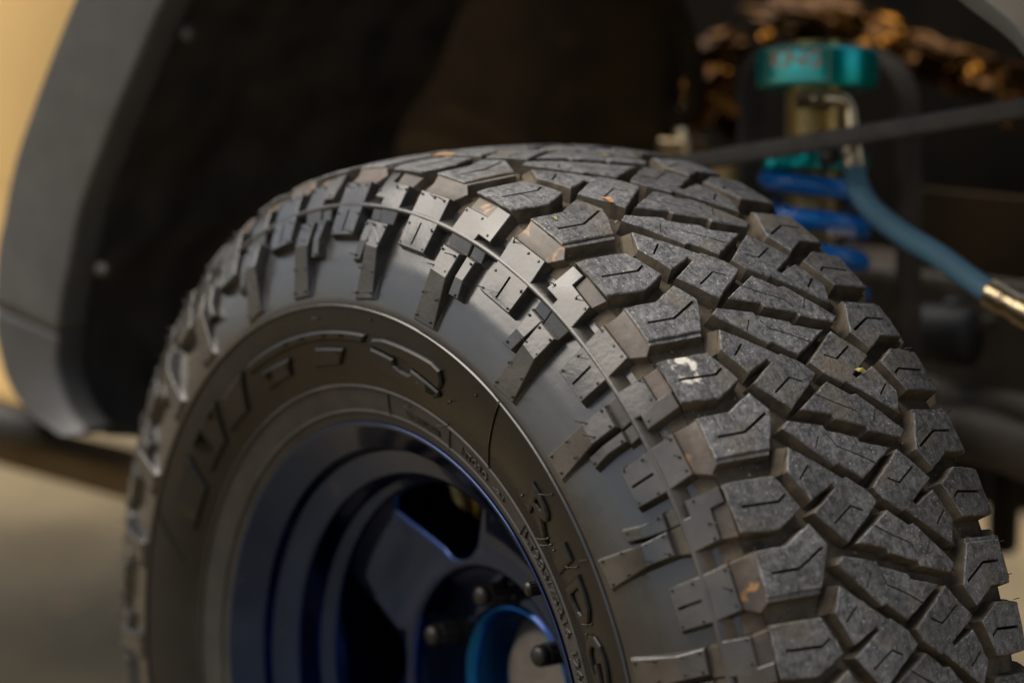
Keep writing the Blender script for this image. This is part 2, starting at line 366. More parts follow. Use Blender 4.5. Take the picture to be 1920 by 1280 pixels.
def piece(mb, poly, hf, base=None, bev=0.7, draft=1.2, holes=(), steiner=0.0, dens=0.0, jit=0.0, sw=1.1, sdepth=8.0, mi_top=0, mi_wall=1, hn=0.0, bevmi=None, crease=None, smooth=True):
    """one raised rubber piece. poly: [(theta, v)]; hf(theta, v) -> height of its face in mm; holes: polylines of narrow sipes"""
    vm = sum(p[1] for p in poly) / len(poly)
    k = math.radians(1) * radius_at(vm)
    P = [(-p[0] * k, p[1]) for p in poly]
    if area(P) < 0: P = P[::-1]
    if dens: P = densify(P, dens, jit)
    inv = lambda q: (-q[0] / k, q[1])
    H = lambda q: hf(*inv(q))
    B = (lambda q: base(*inv(q))) if base else (lambda q: hbase(q[1]))
    top = offset(P, -bev)
    hl = []
    for line in holes:
        q = buffer_line([(-a * k, v) for a, v in line], sw)
        if area(q) > 0: q = q[::-1]
        hl.append(q)
    pts = [Vector(p) for p in top]; ed = [(i, (i + 1) % len(top)) for i in range(len(top))]
    for q in hl:
        s = len(pts); pts += [Vector(p) for p in q]; ed += [(s + i, s + (i + 1) % len(q)) for i in range(len(q))]
    if steiner:
        xs = [p[0] for p in top]; ys = [p[1] for p in top]; inn = offset(P, -bev - 1.5)
        gx = np.arange(min(xs) + steiner / 2, max(xs), steiner); gy = np.arange(min(ys) + steiner / 2, max(ys), steiner)
        for x in gx:
            for y in gy:
                q = (x + random.uniform(-1, 1), y + random.uniform(-1, 1))
                if inside(q, inn) and not any(inside(q, offset(h[::-1], 1.5)) for h in hl): pts.append(Vector(q))
    if crease:
        ii = [min(range(len(top)), key=lambda i: (top[i][0] + c[0] * k) ** 2 + (top[i][1] - c[1]) ** 2) for c in crease]
        ed.append(tuple(ii))
    vo, eo, fo, *_ = delaunay_2d_cdt(pts, ed, [], 0, 1e-5)
    vs = []
    for p in vo:
        q = (p[0], p[1]); a, v = inv(q); vs.append(F(a, v, H(q) + (random.uniform(-hn, hn) if hn else 0)))
    fs = []
    for f in fo:
        c = (sum(vo[i][0] for i in f) / len(f), sum(vo[i][1] for i in f) / len(f))
        if inside(c, top) and not any(inside(c, h) for h in hl): fs.append(f)
    mb.add(vs, fs, mi_top, smooth)
    n = len(P)
    ring0 = [F(*inv(q), H(q)) for q in top]
    ring1 = [F(*inv(q), H(q) - bev * 0.85) for q in P]
    out = offset(P, draft)
    ring2 = [F(*inv(q), B(q) - 0.6) for q in out]
    quads = [(i, (i + 1) % n, n + (i + 1) % n, n + i) for i in range(n)]
    mb.add(ring0 + ring1, [q[::-1] for q in quads], mi_top if bevmi is None else bevmi, False)
    mb.add(ring1 + ring2, [q[::-1] for q in quads], mi_wall, False)
    for q in hl:
        m = len(q)
        a = [F(*inv(p), H(p)) for p in q]; b = [F(*inv(p), H(p) - sdepth) for p in q]
        mb.add(a + b, [((i + 1) % m, i, m + i, m + (i + 1) % m) for i in range(m)], mi_wall, False)

def S(pts, k=0, mirror=False):
    return [(TH((2.26 - s if mirror else s) + k), (2 * CX - v if mirror else v)) for s, v in pts]
PA = [(-.17, 106), (-.16, 80), (-.268, 57), (-.108, 48.2), (0, 53.4), (.168, 63.0), (.150, 106.4)]
PAL = [(.166, 63.3), (.202, 64.5), (.180, 106.6), (.148, 106.4)]
PB = [(.335, 111), (.333, 101.7), (.355, 70), (.487, 64), (.617, 58.7), (.725, 81), (.717, 92), (.686, 110.5)]
PCD = [(.18, 49), (.424, 21), (.475, 15.6), (.473, 12), (.58, -.5), (.68, -6.5), (.72, -1.2), (.917, 30), (.668, 50.1), (.53, 25), (.5015, 26.5), (.583, 48), (.348, 57.8)]
PCH = [(.182, 49.6), (.346, 58.4), (.351, 65.4), (.163, 55.6)]
PE = [(.934, 24.2), (.753, -12.1), (.886, -26.8), (.883, -32), (1.216, -59.8), (1.264, -52.5), (1.177, -25.8), (1.144, -25.4), (1.048, -1.3), (1.014, -.6), (.948, 18.7)]
SA = [[(0, 98), (.012, 76.5), (-.094, 53.0)]]
SB = [[(.514, 103), (.539, 74.3), (.50, 67.0)]]
SCD = [[(.338, 39.5), (.424, 51.1)], [(.771, 36.8), (.675, 18.3), (.725, 9.1)]]
SE = [[(.837, 4.9), (.922, -7.2), (1.012, -22.8), (1.09, -25.6)], [(1.024, -41.5), (1.112, -34.3)]]
zero = lambda a, v: 0.0

# ------------------------------------------------------------------ wheel
wheel = empty('wheel', (0, 0, 0))
tag(wheel, 'off-road wheel with chunky knobbly tyre on a deep blue five-spoke rim', 'wheel')

def carcass():
    mb = MB(); n = 288
    vs = np.r_[np.arange(2 * CX - VMAX, CX, 3.0), np.arange(CX, VMAX, 2.5), [VMAX]]
    verts = []; faces = []; mi = []
    for v in vs:
        h = hbase(v)
        for j in range(n): verts.append(F(360.0 * j / n, v, h))
    for i in range(len(vs) - 1):
        vm = abs(0.5 * (vs[i] + vs[i + 1]) - CX) + CX
        m = 0 if vm < 128 else (1 if vm < 219 else (3 if vm < 281 else 2))
        for j in range(n):
            faces.append((i * n + j, i * n + (j + 1) % n, (i + 1) * n + (j + 1) % n, (i + 1) * n + j)); mi.append(m)
    mb.v = verts; mb.f = [f[::-1] for f in faces]; mb.mi = mi; mb.sm = [True] * len(faces)
    return mb.build('tire', [M['tread_wall'], M['carcass'], M['bead'], M['sidewall']], wheel)
tire = carcass()
tire['label'] = 'black all-terrain tyre with dusty blocky tread and raised sidewall lettering'

def ring_ridge(name, v, w, h, m, prof=None):
    mb = MB(); n = 360; prof = prof or [(-w, -0.4), (-w * .6, h * .75), (0, h), (w * .6, h * .75), (w, -0.4)]
    vs = []; fs = []
    for (dv, hh) in prof:
        for j in range(n): vs.append(F(360.0 * j / n, v + dv, hh))
    k = len(prof)
    for i in range(k - 1):
        for j in range(n): fs.append((i * n + j, (i + 1) * n + j, (i + 1) * n + (j + 1) % n, i * n + (j + 1) % n))
    mb.add(vs, fs, 0, True); return mb.build(name, m, tire)
ring_ridge('mould_seam_ridge', 143.4, 1.3, 1.5, M['plate'], [(-12, -11), (-5, -4.6), (-1.6, -0.3), (-.7, .18), (0, .25), (.7, .18), (1.6, -.5), (3.4, -10)])
ring_ridge('sidewall_ridge', 219.2, 1.1, 1.3, M['carcass'])
ring_ridge('bead_ridge', 282.0, 1.2, 1.1, M['bead'])
ring_ridge('rim_guard_ridge', 303.0, 1.4, 0.8, M['bead'])

cosx = lambda p: None
def in_view(th, v):
    p = Vector(F(th, v, 0)); d = p - CAMP; z = d.dot(FW)
    rt = FW.cross(Vector((0, 0, 1))).normalized(); up = rt.cross(FW)
    px = 960 + 4730 * d.dot(rt) / z; py = 640 - 4730 * d.dot(up) / z
    q = Vector(F(th, v, 8)) - p
    return -60 < px < 1980 and -40 < py < 1340 and q.normalized().dot(-d.normalized()) > -0.12

rest = MB()
def emit(name, mats, th, v, fn):
    """build a piece as its own object when the photograph can see it, else into the shared remainder"""
    if in_view(th, v):
        mb = MB(); fn(mb); mb.build(name, mats, tire)
    else: fn(rest)
TM = [M['tread_top'], M['tread_wall'], M['plate'], M['chamfer']]
def lin(*kn):
    xs = [k[0] for k in kn]; ys = [k[1] for k in kn]
    def f(a, v):
        return float(np.interp(2 * CX - v if v < CX else v, xs, ys))
    return f
hCh = lambda a, v: float(np.interp(2 * CX - v if v < CX else v, [48, 50, 66], [-0.6, -0.8, -9.5]))
CH_A = lin((105, -1.2), (108.5, -2.6), (113, -4.6), (119, -4.4), (124, -2.6))
CH_B = lin((105, -1.0), (112, -3.8), (123, -3.0))
dots = []
def mirror_ok(mi): return mi
def shoulderA(k, mirror):
    def fn(mb):
        kw = dict(mi_top=3, mi_wall=1)
        piece(mb, S([(-.165, 105.5), (-.160, 114), (-.15, 124.2), (.182, 123.6), (.236, 113.5), (.185, 106.0)], k, mirror), CH_A, bev=0.6, steiner=5.0, **kw)
        piece(mb, S([(-.146, 124.6), (.183, 124.0), (.211, 142.9), (.215, 166.8), (-.117, 167.0), (-.125, 143.1)], k, mirror), lin((124, 0.3), (143, 0), (167, 0.2)),
              bev=0.5, draft=2.4, holes=[S([(.043, 147.6), (.05, 164.5)], k, mirror)], sw=2.0, sdepth=4.0, mi_top=2, mi_wall=2)
    return fn
def shoulderB(k, mirror, flip):
    def fn(mb):
        kw = dict(mi_top=3, mi_wall=1)
        if not flip:
            piece(mb, S([(.353, 111.5), (.366, 123.2), (.582, 122.9), (.567, 111)], k, mirror), CH_B, bev=0.5, steiner=5, **kw)
            piece(mb, S([(.357, 143), (.368, 123.4), (.583, 123.1), (.568, 112.2), (.700, 112.4), (.737, 137.6), (.616, 137.2), (.606, 143)], k, mirror), lin((112, -1.6), (123, 0), (143, 0)), bev=0.6, draft=2.4, mi_top=2, mi_wall=2)
        else:
            piece(mb, S([(.450, 110.5), (.456, 122.0), (.679, 123.3), (.700, 112.0)], k, mirror), CH_B, bev=0.5, steiner=5, **kw)
            piece(mb, S([(.349, 136.5), (.333, 136.4), (.333, 112.6), (.443, 112.6), (.455, 122.4), (.679, 123.6), (.702, 142.9), (.449, 142.6), (.453, 136.8)], k, mirror), lin((112, -1.6), (123, 0), (143, 0)), bev=0.6, draft=2.4, mi_top=2, mi_wall=2)
    return fn
HB1 = lin((143, -0.6), (148, -1.6), (154.5, -3.6))
def biterB(k, flip):
    def main(mb):
        if not flip:
            band = [(.373, 144.6), (.603, 144.6), (.600, 154.4), (.376, 154.2)]; band2 = [(.617, 144.6), (.737, 144.6), (.742, 153.6), (.615, 153.4)]
            up = [(.376, 154.6), (.568, 155.2), (.575, 174.0), (.386, 173.4)]; lo = [(.386, 173.5), (.575, 174.1), (.605, 210.7), (.335, 211.0)]
        else:
            band = [(.478, 144.6), (.700, 144.6), (.668, 154.8), (.474, 154.8)]; band2 = [(.345, 144.6), (.466, 144.6), (.464, 153.6), (.340, 153.2)]
            up = [(.479, 155.0), (.665, 155.3), (.664, 174.2), (.489, 173.4)]; lo = [(.489, 173.5), (.664, 174.3), (.699, 209.5), (.419, 212.2)]
        kw = dict(bev=0.55, draft=2.2, mi_top=2, mi_wall=2)
        piece(mb, S(band, k), HB1, **kw); piece(mb, S(band2, k), lin((143, -1.6), (154.5, -4.2)), **kw)
        full = [up[0], up[1], up[2], lo[2], lo[3], up[3]]
        piece(mb, S(full, k), lin((154, 0.6), (173.7, 2.7), (212, 1.2)), smooth=False, crease=S([up[2], up[3]], k), **kw)
    def small(mb):
        if not flip: a = [(.62, 153.9), (.712, 154.2), (.713, 169.4), (.627, 169.9)]; b = [(.627, 170.0), (.713, 169.5), (.738, 182.6), (.631, 183.1)]
        else: a = [(.338, 153.8), (.467, 154.3), (.449, 170.4), (.349, 170.0)]; b = [(.349, 170.1), (.449, 170.5), (.409, 184.1), (.304, 185.0)]
        kw = dict(bev=0.55, draft=2.2, mi_top=2, mi_wall=2)
        piece(mb, S([a[0], a[1], a[2], b[2], b[3], a[3]], k), lin((153, -1.2), (170, 0.4), (185, -0.6)), smooth=False, crease=S([a[2], a[3]], k), **kw)
    return main, small

wear = lambda a, v: 0.12 * math.sin(a * 2.1 + v * .11)
for k in range(-14, 13):
    flip = (k % 2) != 0
    for mir in (False, True):
        sg = lambda s, v: (TH((2.26 - s if mir else s) + k), 2 * CX - v if mir else v)
        tk = dict(steiner=11, dens=5.0, jit=0.38, hn=0.05, draft=1.3, bev=0.85)
        sp = lambda L: [S(l, k, mir) for l in L]
        def fA(mb):
            piece(mb, S(PA, k, mir), wear, holes=sp(SA), sw=2.0, **tk)
            piece(mb, S(PAL, k, mir), lambda a, v: -1.7, bev=0.4, draft=1.3, steiner=0)
        emit('tread_block', TM, *sg(0, 85), fA)
        emit('tread_block', TM, *sg(.53, 88), lambda mb: piece(mb, S(PB, k, mir), wear, holes=sp(SB), sw=2.0, **tk))
        def fC(mb):
            piece(mb, S(PCD, k, mir), wear, holes=sp(SCD), sw=1.5, **tk)
            piece(mb, S(PCH, k, mir), hCh, bev=0.3, draft=0.8, mi_top=1)
        emit('tread_block', TM, *sg(.55, 25), fC)
        emit('tread_block', TM, *sg(1.0, -18), lambda mb: piece(mb, S(PE, k, mir), wear, holes=sp(SE), sw=1.0, **tk))
        emit('shoulder_block', TM, *sg(.03, 140), shoulderA(k, mir))
        emit('shoulder_block', TM, *sg(.53, 132), shoulderB(k, mir, flip))
    mA, mS = biterB(k, flip)
    emit('side_biter', TM, TH(.5 + k), 180, mA)
    emit('side_biter_tab', TM, TH((.38 if flip else .68) + k), 168, mS)
    # vent marks for this pitch
    A_ = [(-.111, 127.5), (.036, 127.4), (.142, 127.1), (-.092, 150.4), (-.094, 164.8), (.19, 150.3), (.185, 164.9)]
    if not flip: B_ = [(.397, 157.8), (.402, 170.5), (.542, 158.2), (.54, 170.6), (.391, 190.4), (.369, 207.6), (.552, 191.1), (.554, 207.6), (.701, 181.0), (.69, 156.9), (.382, 126.2), (.554, 126.2), (.682, 134.4)]
    else: B_ = [(.50, 158), (.645, 158), (.505, 170.5), (.645, 171), (.47, 190), (.66, 191), (.445, 208), (.67, 206), (.36, 157.5), (.345, 181.5), (.66, 127), (.55, 127), (.36, 131)]
    for (s, v) in A_: dots.append((TH(s + k), v, 0.25))
    for (s, v) in B_: dots.append((TH(s + k), v, (1.9 if v > 154 and not ((not flip and s > .6) or (flip and s < .42)) else 0.1)))
ro = rest.build('tread_remainder', TM, tire); tag(ro, kind='stuff')

# moulding pips and rubber hairs: hundreds of tiny things, one mesh
def pips():
    mb = MB()
    more = [(TL(-2.43), 282), (TL(-1.19), 281), (TL(-1.22), 305), (TL(-.45), 219), (TL(-.44), 281), (TL(.25), 262), (TL(.42), 240), (TL(.6), 228), (TL(.85), 259), (TL(.93), 259), (TL(1.0), 259),
            (TL(1.27), 250), (TL(1.33), 238), (TL(1.9), 246), (TL(1.97), 257), (TL(2.15), 306), (TL(2.18), 283), (TL(-2.35), 226), (TL(-3.3), 228), (TL(-1.27), 240), (TL(-1.22), 247), (TL(-1.1), 256), (TL(-1.55), 257), (TL(-.75), 232), (TL(-1.9), 287), (TL(-1.1), 283)]
    for (th, v, h0) in [(a, b, c) for a, b, c in dots] + [(a, b, 0.2) for a, b in more]:
        if not (-5 < th < 195): continue
        p0 = Vector(F(th, v, h0 - 0.3)); n = (Vector(F(th, v, h0 + 5)) - p0).normalized()
        tube(mb, [p0, p0 + n * 0.0008], [0.0011, 0.0008], 6, 0)
        if random.random() < 0.5:
            L = random.uniform(0.0025, 0.0075); side = Vector((0, 0, 1)).cross(n).normalized() * random.uniform(-.3, .3) + Vector(F(th + 1.2, v - 2, h0)) - Vector(F(th, v, h0))
            side.normalize(); q = p0 + n * 0.0006
            tube(mb, [q, q + n * L * .45 + side * L * .35, q + n * L * .75 + side * L * .95], [0.00042, 0.00040, 0.00032], 5, 0)
    for _ in range(46):     # loose hairs on the far tread edge and the grooves
        th = random.uniform(2, 70); v = random.choice([-118, -122, -60, -64, 58, 112]) + random.uniform(-3, 3)
        p0 = Vector(F(th, v, -2 if abs(v) > 100 else -9)); n = (Vector(F(th, v, 10)) - p0).normalized()
        sd_ = Vector((random.uniform(-1, 1), random.uniform(-1, 1), random.uniform(-1, 1))) * 0.5
        L = random.uniform(.003, .006)
        tube(mb, [p0, p0 + (n + sd_).normalized() * L], 0.0003, 4, 0)
    o = mb.build('mould_hair', M['letter'], tire); tag(o, kind='stuff')
pips()

def grit():
    mb = MB()
    for _ in range(1500):
        th = random.uniform(-2, 95); v = random.uniform(-112, 112); b = Vector(F(th, v, random.choice([-11.2, -11.0, -10.6]))); r = random.choice([.0005, .0007, .0007, .001, .0014])
        vs = [b + Vector((random.uniform(-1, 1), random.uniform(-1, 1), random.uniform(-1, 1))).normalized() * r for _ in range(6)]
        mb.add(vs, [(0, 1, 2), (0, 2, 3), (0, 3, 4), (0, 4, 1), (5, 2, 1), (5, 3, 2), (5, 4, 3), (5, 1, 4)], random.choice([0, 0, 1]))
    o = mb.build('groove_grit', [M['grit'], M['grit_dark']], tire); tag(o, kind='stuff')
grit()
# ------------------------------------------------------------------ sidewall writing
def raised(name, polys, h=0.9, bev=0.5, m=None):
    mb = MB()
    for P in polys:
        piece(mb, [(TL(s), v) for s, v in P], lambda a, v: h, base=lambda a, v: -0.2, bev=bev, draft=0.15, dens=7, mi_top=0, mi_wall=0)
    return mb.build(name, m or M['sidewall'], tire)
raised('sidewall_letter', [[(-4.87, 239.6), (-4.2, 238.6), (-3.4, 238), (-2.44, 237.6), (-2.52, 244.6), (-3.4, 245.2), (-4.3, 245.8), (-4.915, 246.4)],
                           [(-3.48, 250.0), (-2.92, 251.4), (-3.10, 264.6), (-3.65, 264.8)]], 2.2, 1.5)
raised('sidewall_letter', [[(-4.68, 251.5), (-4.06, 252), (-4.19, 264.7), (-4.75, 265.2)]], 2.2, 1.5)
raised('sidewall_letter', [[(-5.61, 243.5), (-5.02, 240.1), (-5.34, 265.9), (-5.86, 265.0)]], 2.2, 1.5)
raised('sidewall_letter', [[(-6.57, 239.2), (-5.75, 239.1), (-6.05, 265.8), (-6.63, 266.2)], [(-7.5, 240), (-6.72, 240), (-6.92, 267.5), (-7.62, 267)]], 2.2, 1.5)
raised('sidewall_letter', [[(-2.40, 244.8), (-2.33, 239.5), (-2.13, 237.0), (-1.7, 235.6), (-1.36, 234.2), (-1.24, 236), (-1.20, 244), (-1.24, 251.6), (-1.69, 248.2), (-1.72, 246.5), (-1.94, 246.5), (-1.97, 247.2)],
                           [(-2.38, 246.8), (-1.97, 249.2), (-1.97, 254), (-1.88, 256), (-1.74, 256), (-1.69, 254), (-1.69, 250.2), (-1.25, 253.6), (-1.24, 258), (-1.34, 263), (-1.6, 265), (-2.1, 265.5), (-2.33, 263), (-2.4, 257)]], 2.2, 1.5)
def text_on(name, txt, th0, th1, v0, v1, h, m, parent, bold=0.0, sx=1.0):
    cu = bpy.data.curves.new(name, 'FONT'); cu.body = txt; cu.size = 1.0; cu.extrude = 0.05; cu.bevel_depth = 0.035; cu.bevel_resolution = 1; cu.offset = bold; cu.resolution_u = 3
    t = bpy.data.objects.new('tmp_text', cu); COL.objects.link(t); bpy.context.view_layer.update()
    dg = bpy.context.evaluated_depsgraph_get(); me = t.evaluated_get(dg).to_mesh()
    P = [v.co.copy() for v in me.vertices]; Fc = [tuple(p.vertices) for p in me.polygons]
    t.evaluated_get(dg).to_mesh_clear(); bpy.data.objects.remove(t); bpy.data.curves.remove(cu)
    x0 = min(p.x for p in P); x1 = max(p.x for p in P); y0 = 0.0; y1 = max(p.y for p in P)
    zm = max(p.z for p in P)
    mb = MB(); mb.add([F(th0 + (th1 - th0) * (p.x - x0) / (x1 - x0), v1 + (v0 - v1) * (p.y - y0) / (y1 - y0), (h * (1 - (1 - p.z / zm) * 2.2) if p.z > 0 else -0.3)) for p in P], Fc, 0, False)
    return mb.build(name, m, parent, fix=True)
raisedM = M['letter']
for ch, s0, s1 in (('R', .33, .90), ('I', 1.05, 1.26), ('D', 1.40, 1.90), ('G', 1.98, 2.52), ('E', 2.62, 3.08)):
    text_on('sidewall_letter', ch, TH(s0), TH(s1), 238.6, 262.5, 1.7, M['sidewall'], tire, 0.0)
for ch, s0, s1 in zip('GRAPPLER', np.arange(3.6, 8, .56), np.arange(4.06, 9, .56)):
    text_on('sidewall_letter', ch, TH(s0), TH(s1), 238.6, 262.5, 1.7, M['sidewall'], tire, 0.0)
text_on('size_marking', 'LT285/75R16', TL(.46), TL(1.90), 286.8, 297.4, 1.0, M['bead'], tire, -0.012)
text_on('load_marking', '126/123Q', TL(2.08), TL(3.1), 286.8, 297.4, 1.0, M['bead'], tire, -0.012)
text_on('origin_marking', 'MADE IN JAPAN', TL(-2.0), TL(-1.36), 293.0, 298.0, 0.6, M['letter'], tire, 0.01)
text_on('code_marking', 'NTGRG', TL(-.96), TL(-.46), 289.5, 296.5, 0.7, M['bead'], tire, 0.0)
text_on('code_marking', '-21', TL(-.32), TL(-.08), 291.5, 295.5, 0.6, M['bead'], tire, 0.0)
for (s0, va, s1, vb) in ((-2.31, 282, -2.43, 305), (-1.15, 282, -1.21, 305), (-.463, 220.5, -.449, 280), (.43, 283, .36, 304), (-7.75, 222, -8.15, 262), (1.35, 222, 1.30, 232)):
    mb = MB(); piece(mb, [(TL(s0) - .12, va), (TL(s0) + .12, va), (TL(s1) + .12, vb), (TL(s1) - .12, vb)], lambda a, v: 0.45, base=lambda a, v: -0.3, bev=0.15, draft=0.1, dens=8)
    mb.build('mould_line', [M['letter'], M['letter']], tire)

# ------------------------------------------------------------------ rim
def lathe_x(mb, prof, n=160, mi=0):
    vs = []; fs = []
    for (x, r) in prof:
        for k in range(n):
            a = 2 * math.pi * k / n; vs.append((x, r * math.cos(a), r * math.sin(a)))
    for i in range(len(prof) - 1):
        for k in range(n): fs.append((i * n + k, (i + 1) * n + k, (i + 1) * n + (k + 1) % n, i * n + (k + 1) % n))
    mb.add(vs, fs, mi, True)
def roundprof(P, rad=0.003, n=4):
    out = [P[0]]
    for i in range(1, len(P) - 1):
        a, b, c = (np.array(P[j], float) for j in (i - 1, i, i + 1))
        d1 = a - b; d2 = c - b; r1 = min(rad, np.hypot(*d1) * .45); r2 = min(rad, np.hypot(*d2) * .45)
        p = b + d1 / np.hypot(*d1) * r1; q = b + d2 / np.hypot(*d2) * r2
        for t in np.linspace(0, 1, n): out.append(tuple((1 - t) ** 2 * p + 2 * t * (1 - t) * b + t * t * q))
    out.append(P[-1]); return out
mb = MB()
lathe_x(mb, roundprof([(.100, .2185), (.1175, .2190), (.1255, .2225), (.1262, .2200), (.1110, .2025), (.1080, .1990), (.0975, .1982), (.0895, .1785), (.0870, .1770), (.0665, .1762), (.0600, .1670), (.040, .1655), (-.06, .166), (-.11, .176), (-.125, .215), (-.13, .22)], .0028))
rim = mb.build('rim', M['blue'], wheel)
rim['label'] = 'deep-dish blue painted rim with five spokes'
mb = MB(); lathe_x(mb, roundprof([(.118, .214), (.108, .2195), (.09, .2215), (-.1, .2215), (-.125, .214)], .002)); mb.build('rim_shell', M['black_metal'], rim)

def face_plate():
    mb = MB(); R_o = 0.1665; n = 180
    outer = [(R_o * math.cos(2 * math.pi * i / n), R_o * math.sin(2 * math.pi * i / n)) for i in range(n)]
    inner = [(0.097 * math.cos(2 * math.pi * i / 96), 0.097 * math.sin(2 * math.pi * i / 96)) for i in range(96)]
    wins = []
    for w in range(5):
        c = R(108 + 72 * w)
        # rounded trapezoid window, local u = radial, t = tangential
        base = [(.1085, -.013), (.1090, .011), (.158, .054), (.176, .050), (.180, 0), (.176, -.056), (.158, -.064)]
        P = []
        m = len(base)
        for i in range(m):
            a, b, d = (np.array(base[j % m]) for j in (i - 1, i, i + 1)); rr = .012 if i in (0, 1) else .006
            d1 = (a - b) / np.hypot(*(a - b)); d2 = (d - b) / np.hypot(*(d - b)); rr1 = min(rr, np.hypot(*(a - b)) * .45); rr2 = min(rr, np.hypot(*(d - b)) * .45)
            p = b + d1 * rr1; q = b + d2 * rr2
            for t in np.linspace(0, 1, 6): P.append(tuple((1 - t) ** 2 * p + 2 * t * (1 - t) * b + t * t * q))
        ca, sa = math.cos(c), math.sin(c)
        P = [(u * ca - t * sa, u * sa + t * ca) for u, t in P]
        if area(P) < 0: P = P[::-1]
        wins.append(P)
    def xf(p):
        r = math.hypot(*p); q = min(1, max(0, (r - .112) / .05)); return .034 + .014 * q * q * (3 - 2 * q)
    BV = [(0.0055, 0.0), (0.0028, 0.0008), (0.0009, 0.0028), (0.0, 0.0062)]      # inset, drop
    pts = []; ed = []; loops = []
    def loop(P):
        s = len(pts); pts.extend(Vector(p) for p in P); ed.extend((s + i, s + (i + 1) % len(P)) for i in range(len(P)))
    loop(outer); ci = offset(inner, .0055); loop(ci)
    wo = [offset(w, .0055) for w in wins]
    for w in wo: loop(w)
    for rr in np.arange(.106, .165, .008):
        for i in range(120):
            a = 2 * math.pi * (i + .5 * (int(rr * 1000) % 2)) / 120; p = (rr * math.cos(a), rr * math.sin(a))
            if not any(inside(p, offset(w, .008)) for w in wins): pts.append(Vector(p))
    vo, eo, fo, *_ = delaunay_2d_cdt(pts, ed, [], 0, 1e-7)
    fs = []
    for f in fo:
        c = (sum(vo[i][0] for i in f) / 3, sum(vo[i][1] for i in f) / 3)
        if math.hypot(*c) > R_o or inside(c, ci) or any(inside(c, w) for w in wo): continue
        fs.append(f)
    mb.add([(xf(p), p[0], p[1]) for p in vo], fs, 0, True)
    for w, depth in [(w, .050) for w in wins] + [(inner, .045)]:
        rings = []
        for ins, drop in BV:
            q = offset(w, ins); rings.append([(xf(p) - drop, p[0], p[1]) for p in q])
        rings.append([(xf(p) - depth, p[0], p[1]) for p in offset(w, -.002)])
        m = len(w); vs = [p for r_ in rings for p in r_]
        mb.add(vs, [(i * m + j, (i + 1) * m + j, (i + 1) * m + (j + 1) % m, i * m + (j + 1) % m) for i in range(len(rings) - 1) for j in range(m)], 0, True)
    return mb.build('spoke_face', M['blue'], rim, fix=True)
face_plate()
mb = MB(); lathe_x(mb, roundprof([(-.012, .100), (.004, .0985), (.004, .066), (.006, .063)], .002), 96); mb.build('hub_pad', M['blue'], rim)
mb = MB(); lathe_x(mb, roundprof([(.006, .0632), (.0065, .0618), (.001, .0560), (-.034, .0545)], .0015), 96); mb.build('bore_ring', M['blue_bright'], rim)
mb = MB(); lathe_x(mb, roundprof([(-.034, .0545), (-.030, .048), (-.018, .040), (-.014, .022), (-.013, .0001)], .004), 64); mb.build('hub_cap', M['hub'], rim)
def lug(ang):
    mb = MB(); K = .86; y, z = .0765 * math.cos(R(ang)), .0765 * math.sin(R(ang))
    lathe_axis(mb, [(-.004, .0135 * K), (.004, .0135 * K), (.006, .0125 * K)], (.004, y, z), (1, 0, 0), 24)
    lathe_axis(mb, [(.006, .0108 * K), (.024, .0104 * K)], (.004, y, z), (1, 0, 0), 24, ribs=(6, .12), smooth=False)
    lathe_axis(mb, [(a_, b_ * K) for a_, b_ in ((.024, .0104), (.0248, .0098), (.0255, .0094), (.0262, .0100), (.030, .0098), (.0325, .0085), (.034, .0060), (.0345, .0001))], (.004, y, z), (1, 0, 0), 24)
    mb.build('lug_nut', M['black_metal'], rim)
for i in range(6): lug(36 + 60 * i)
# valve
vc = Vector((.0905, .1415, .1260)); vd = Vector((0.93, -.30, -.12)).normalized()
mb = MB(); tube(mb, [vc - vd * .03, vc], .0042, 12); lathe_axis(mb, [(0, .0052), (.001, .0058), (.016, .0056)], vc, vd, 28, ribs=(14, .09), smooth=False)
lathe_axis(mb, [(.016, .0056), (.0175, .005), (.0185, .0036), (.0188, .0001)], vc, vd, 28)
mb.build('valve_cap', M['black_metal'], rim)

# brake behind the spokes
br = empty('brake_assembly', (-.03, 0, 0)); tag(br, 'brake disc and gold caliper seen through the spoke window', 'brake')
def childify(o, parent):
    o.parent = parent; o.matrix_parent_inverse = Matrix.Translation(parent.location).inverted(); return o
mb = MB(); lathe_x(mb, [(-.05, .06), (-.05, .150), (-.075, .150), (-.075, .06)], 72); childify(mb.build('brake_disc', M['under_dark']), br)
mb = MB()
ca = Vector((-.040, -.098, .108))
rbox(mb, ca + Vector((-.02, -.005, .0)), (.07, .06, .075), Euler((R(38), 0, 0)).to_matrix().to_4x4(), .008, 3)
lathe_axis(mb, [(0, .0001), (0, .017), (.006, .021), (.055, .021), (.060, .016), (.060, .0001)], ca + Vector((.012, -.004, -.030)), (0, -.25, 1), 28)
childify(mb.build('brake_caliper', M['gold']), br)

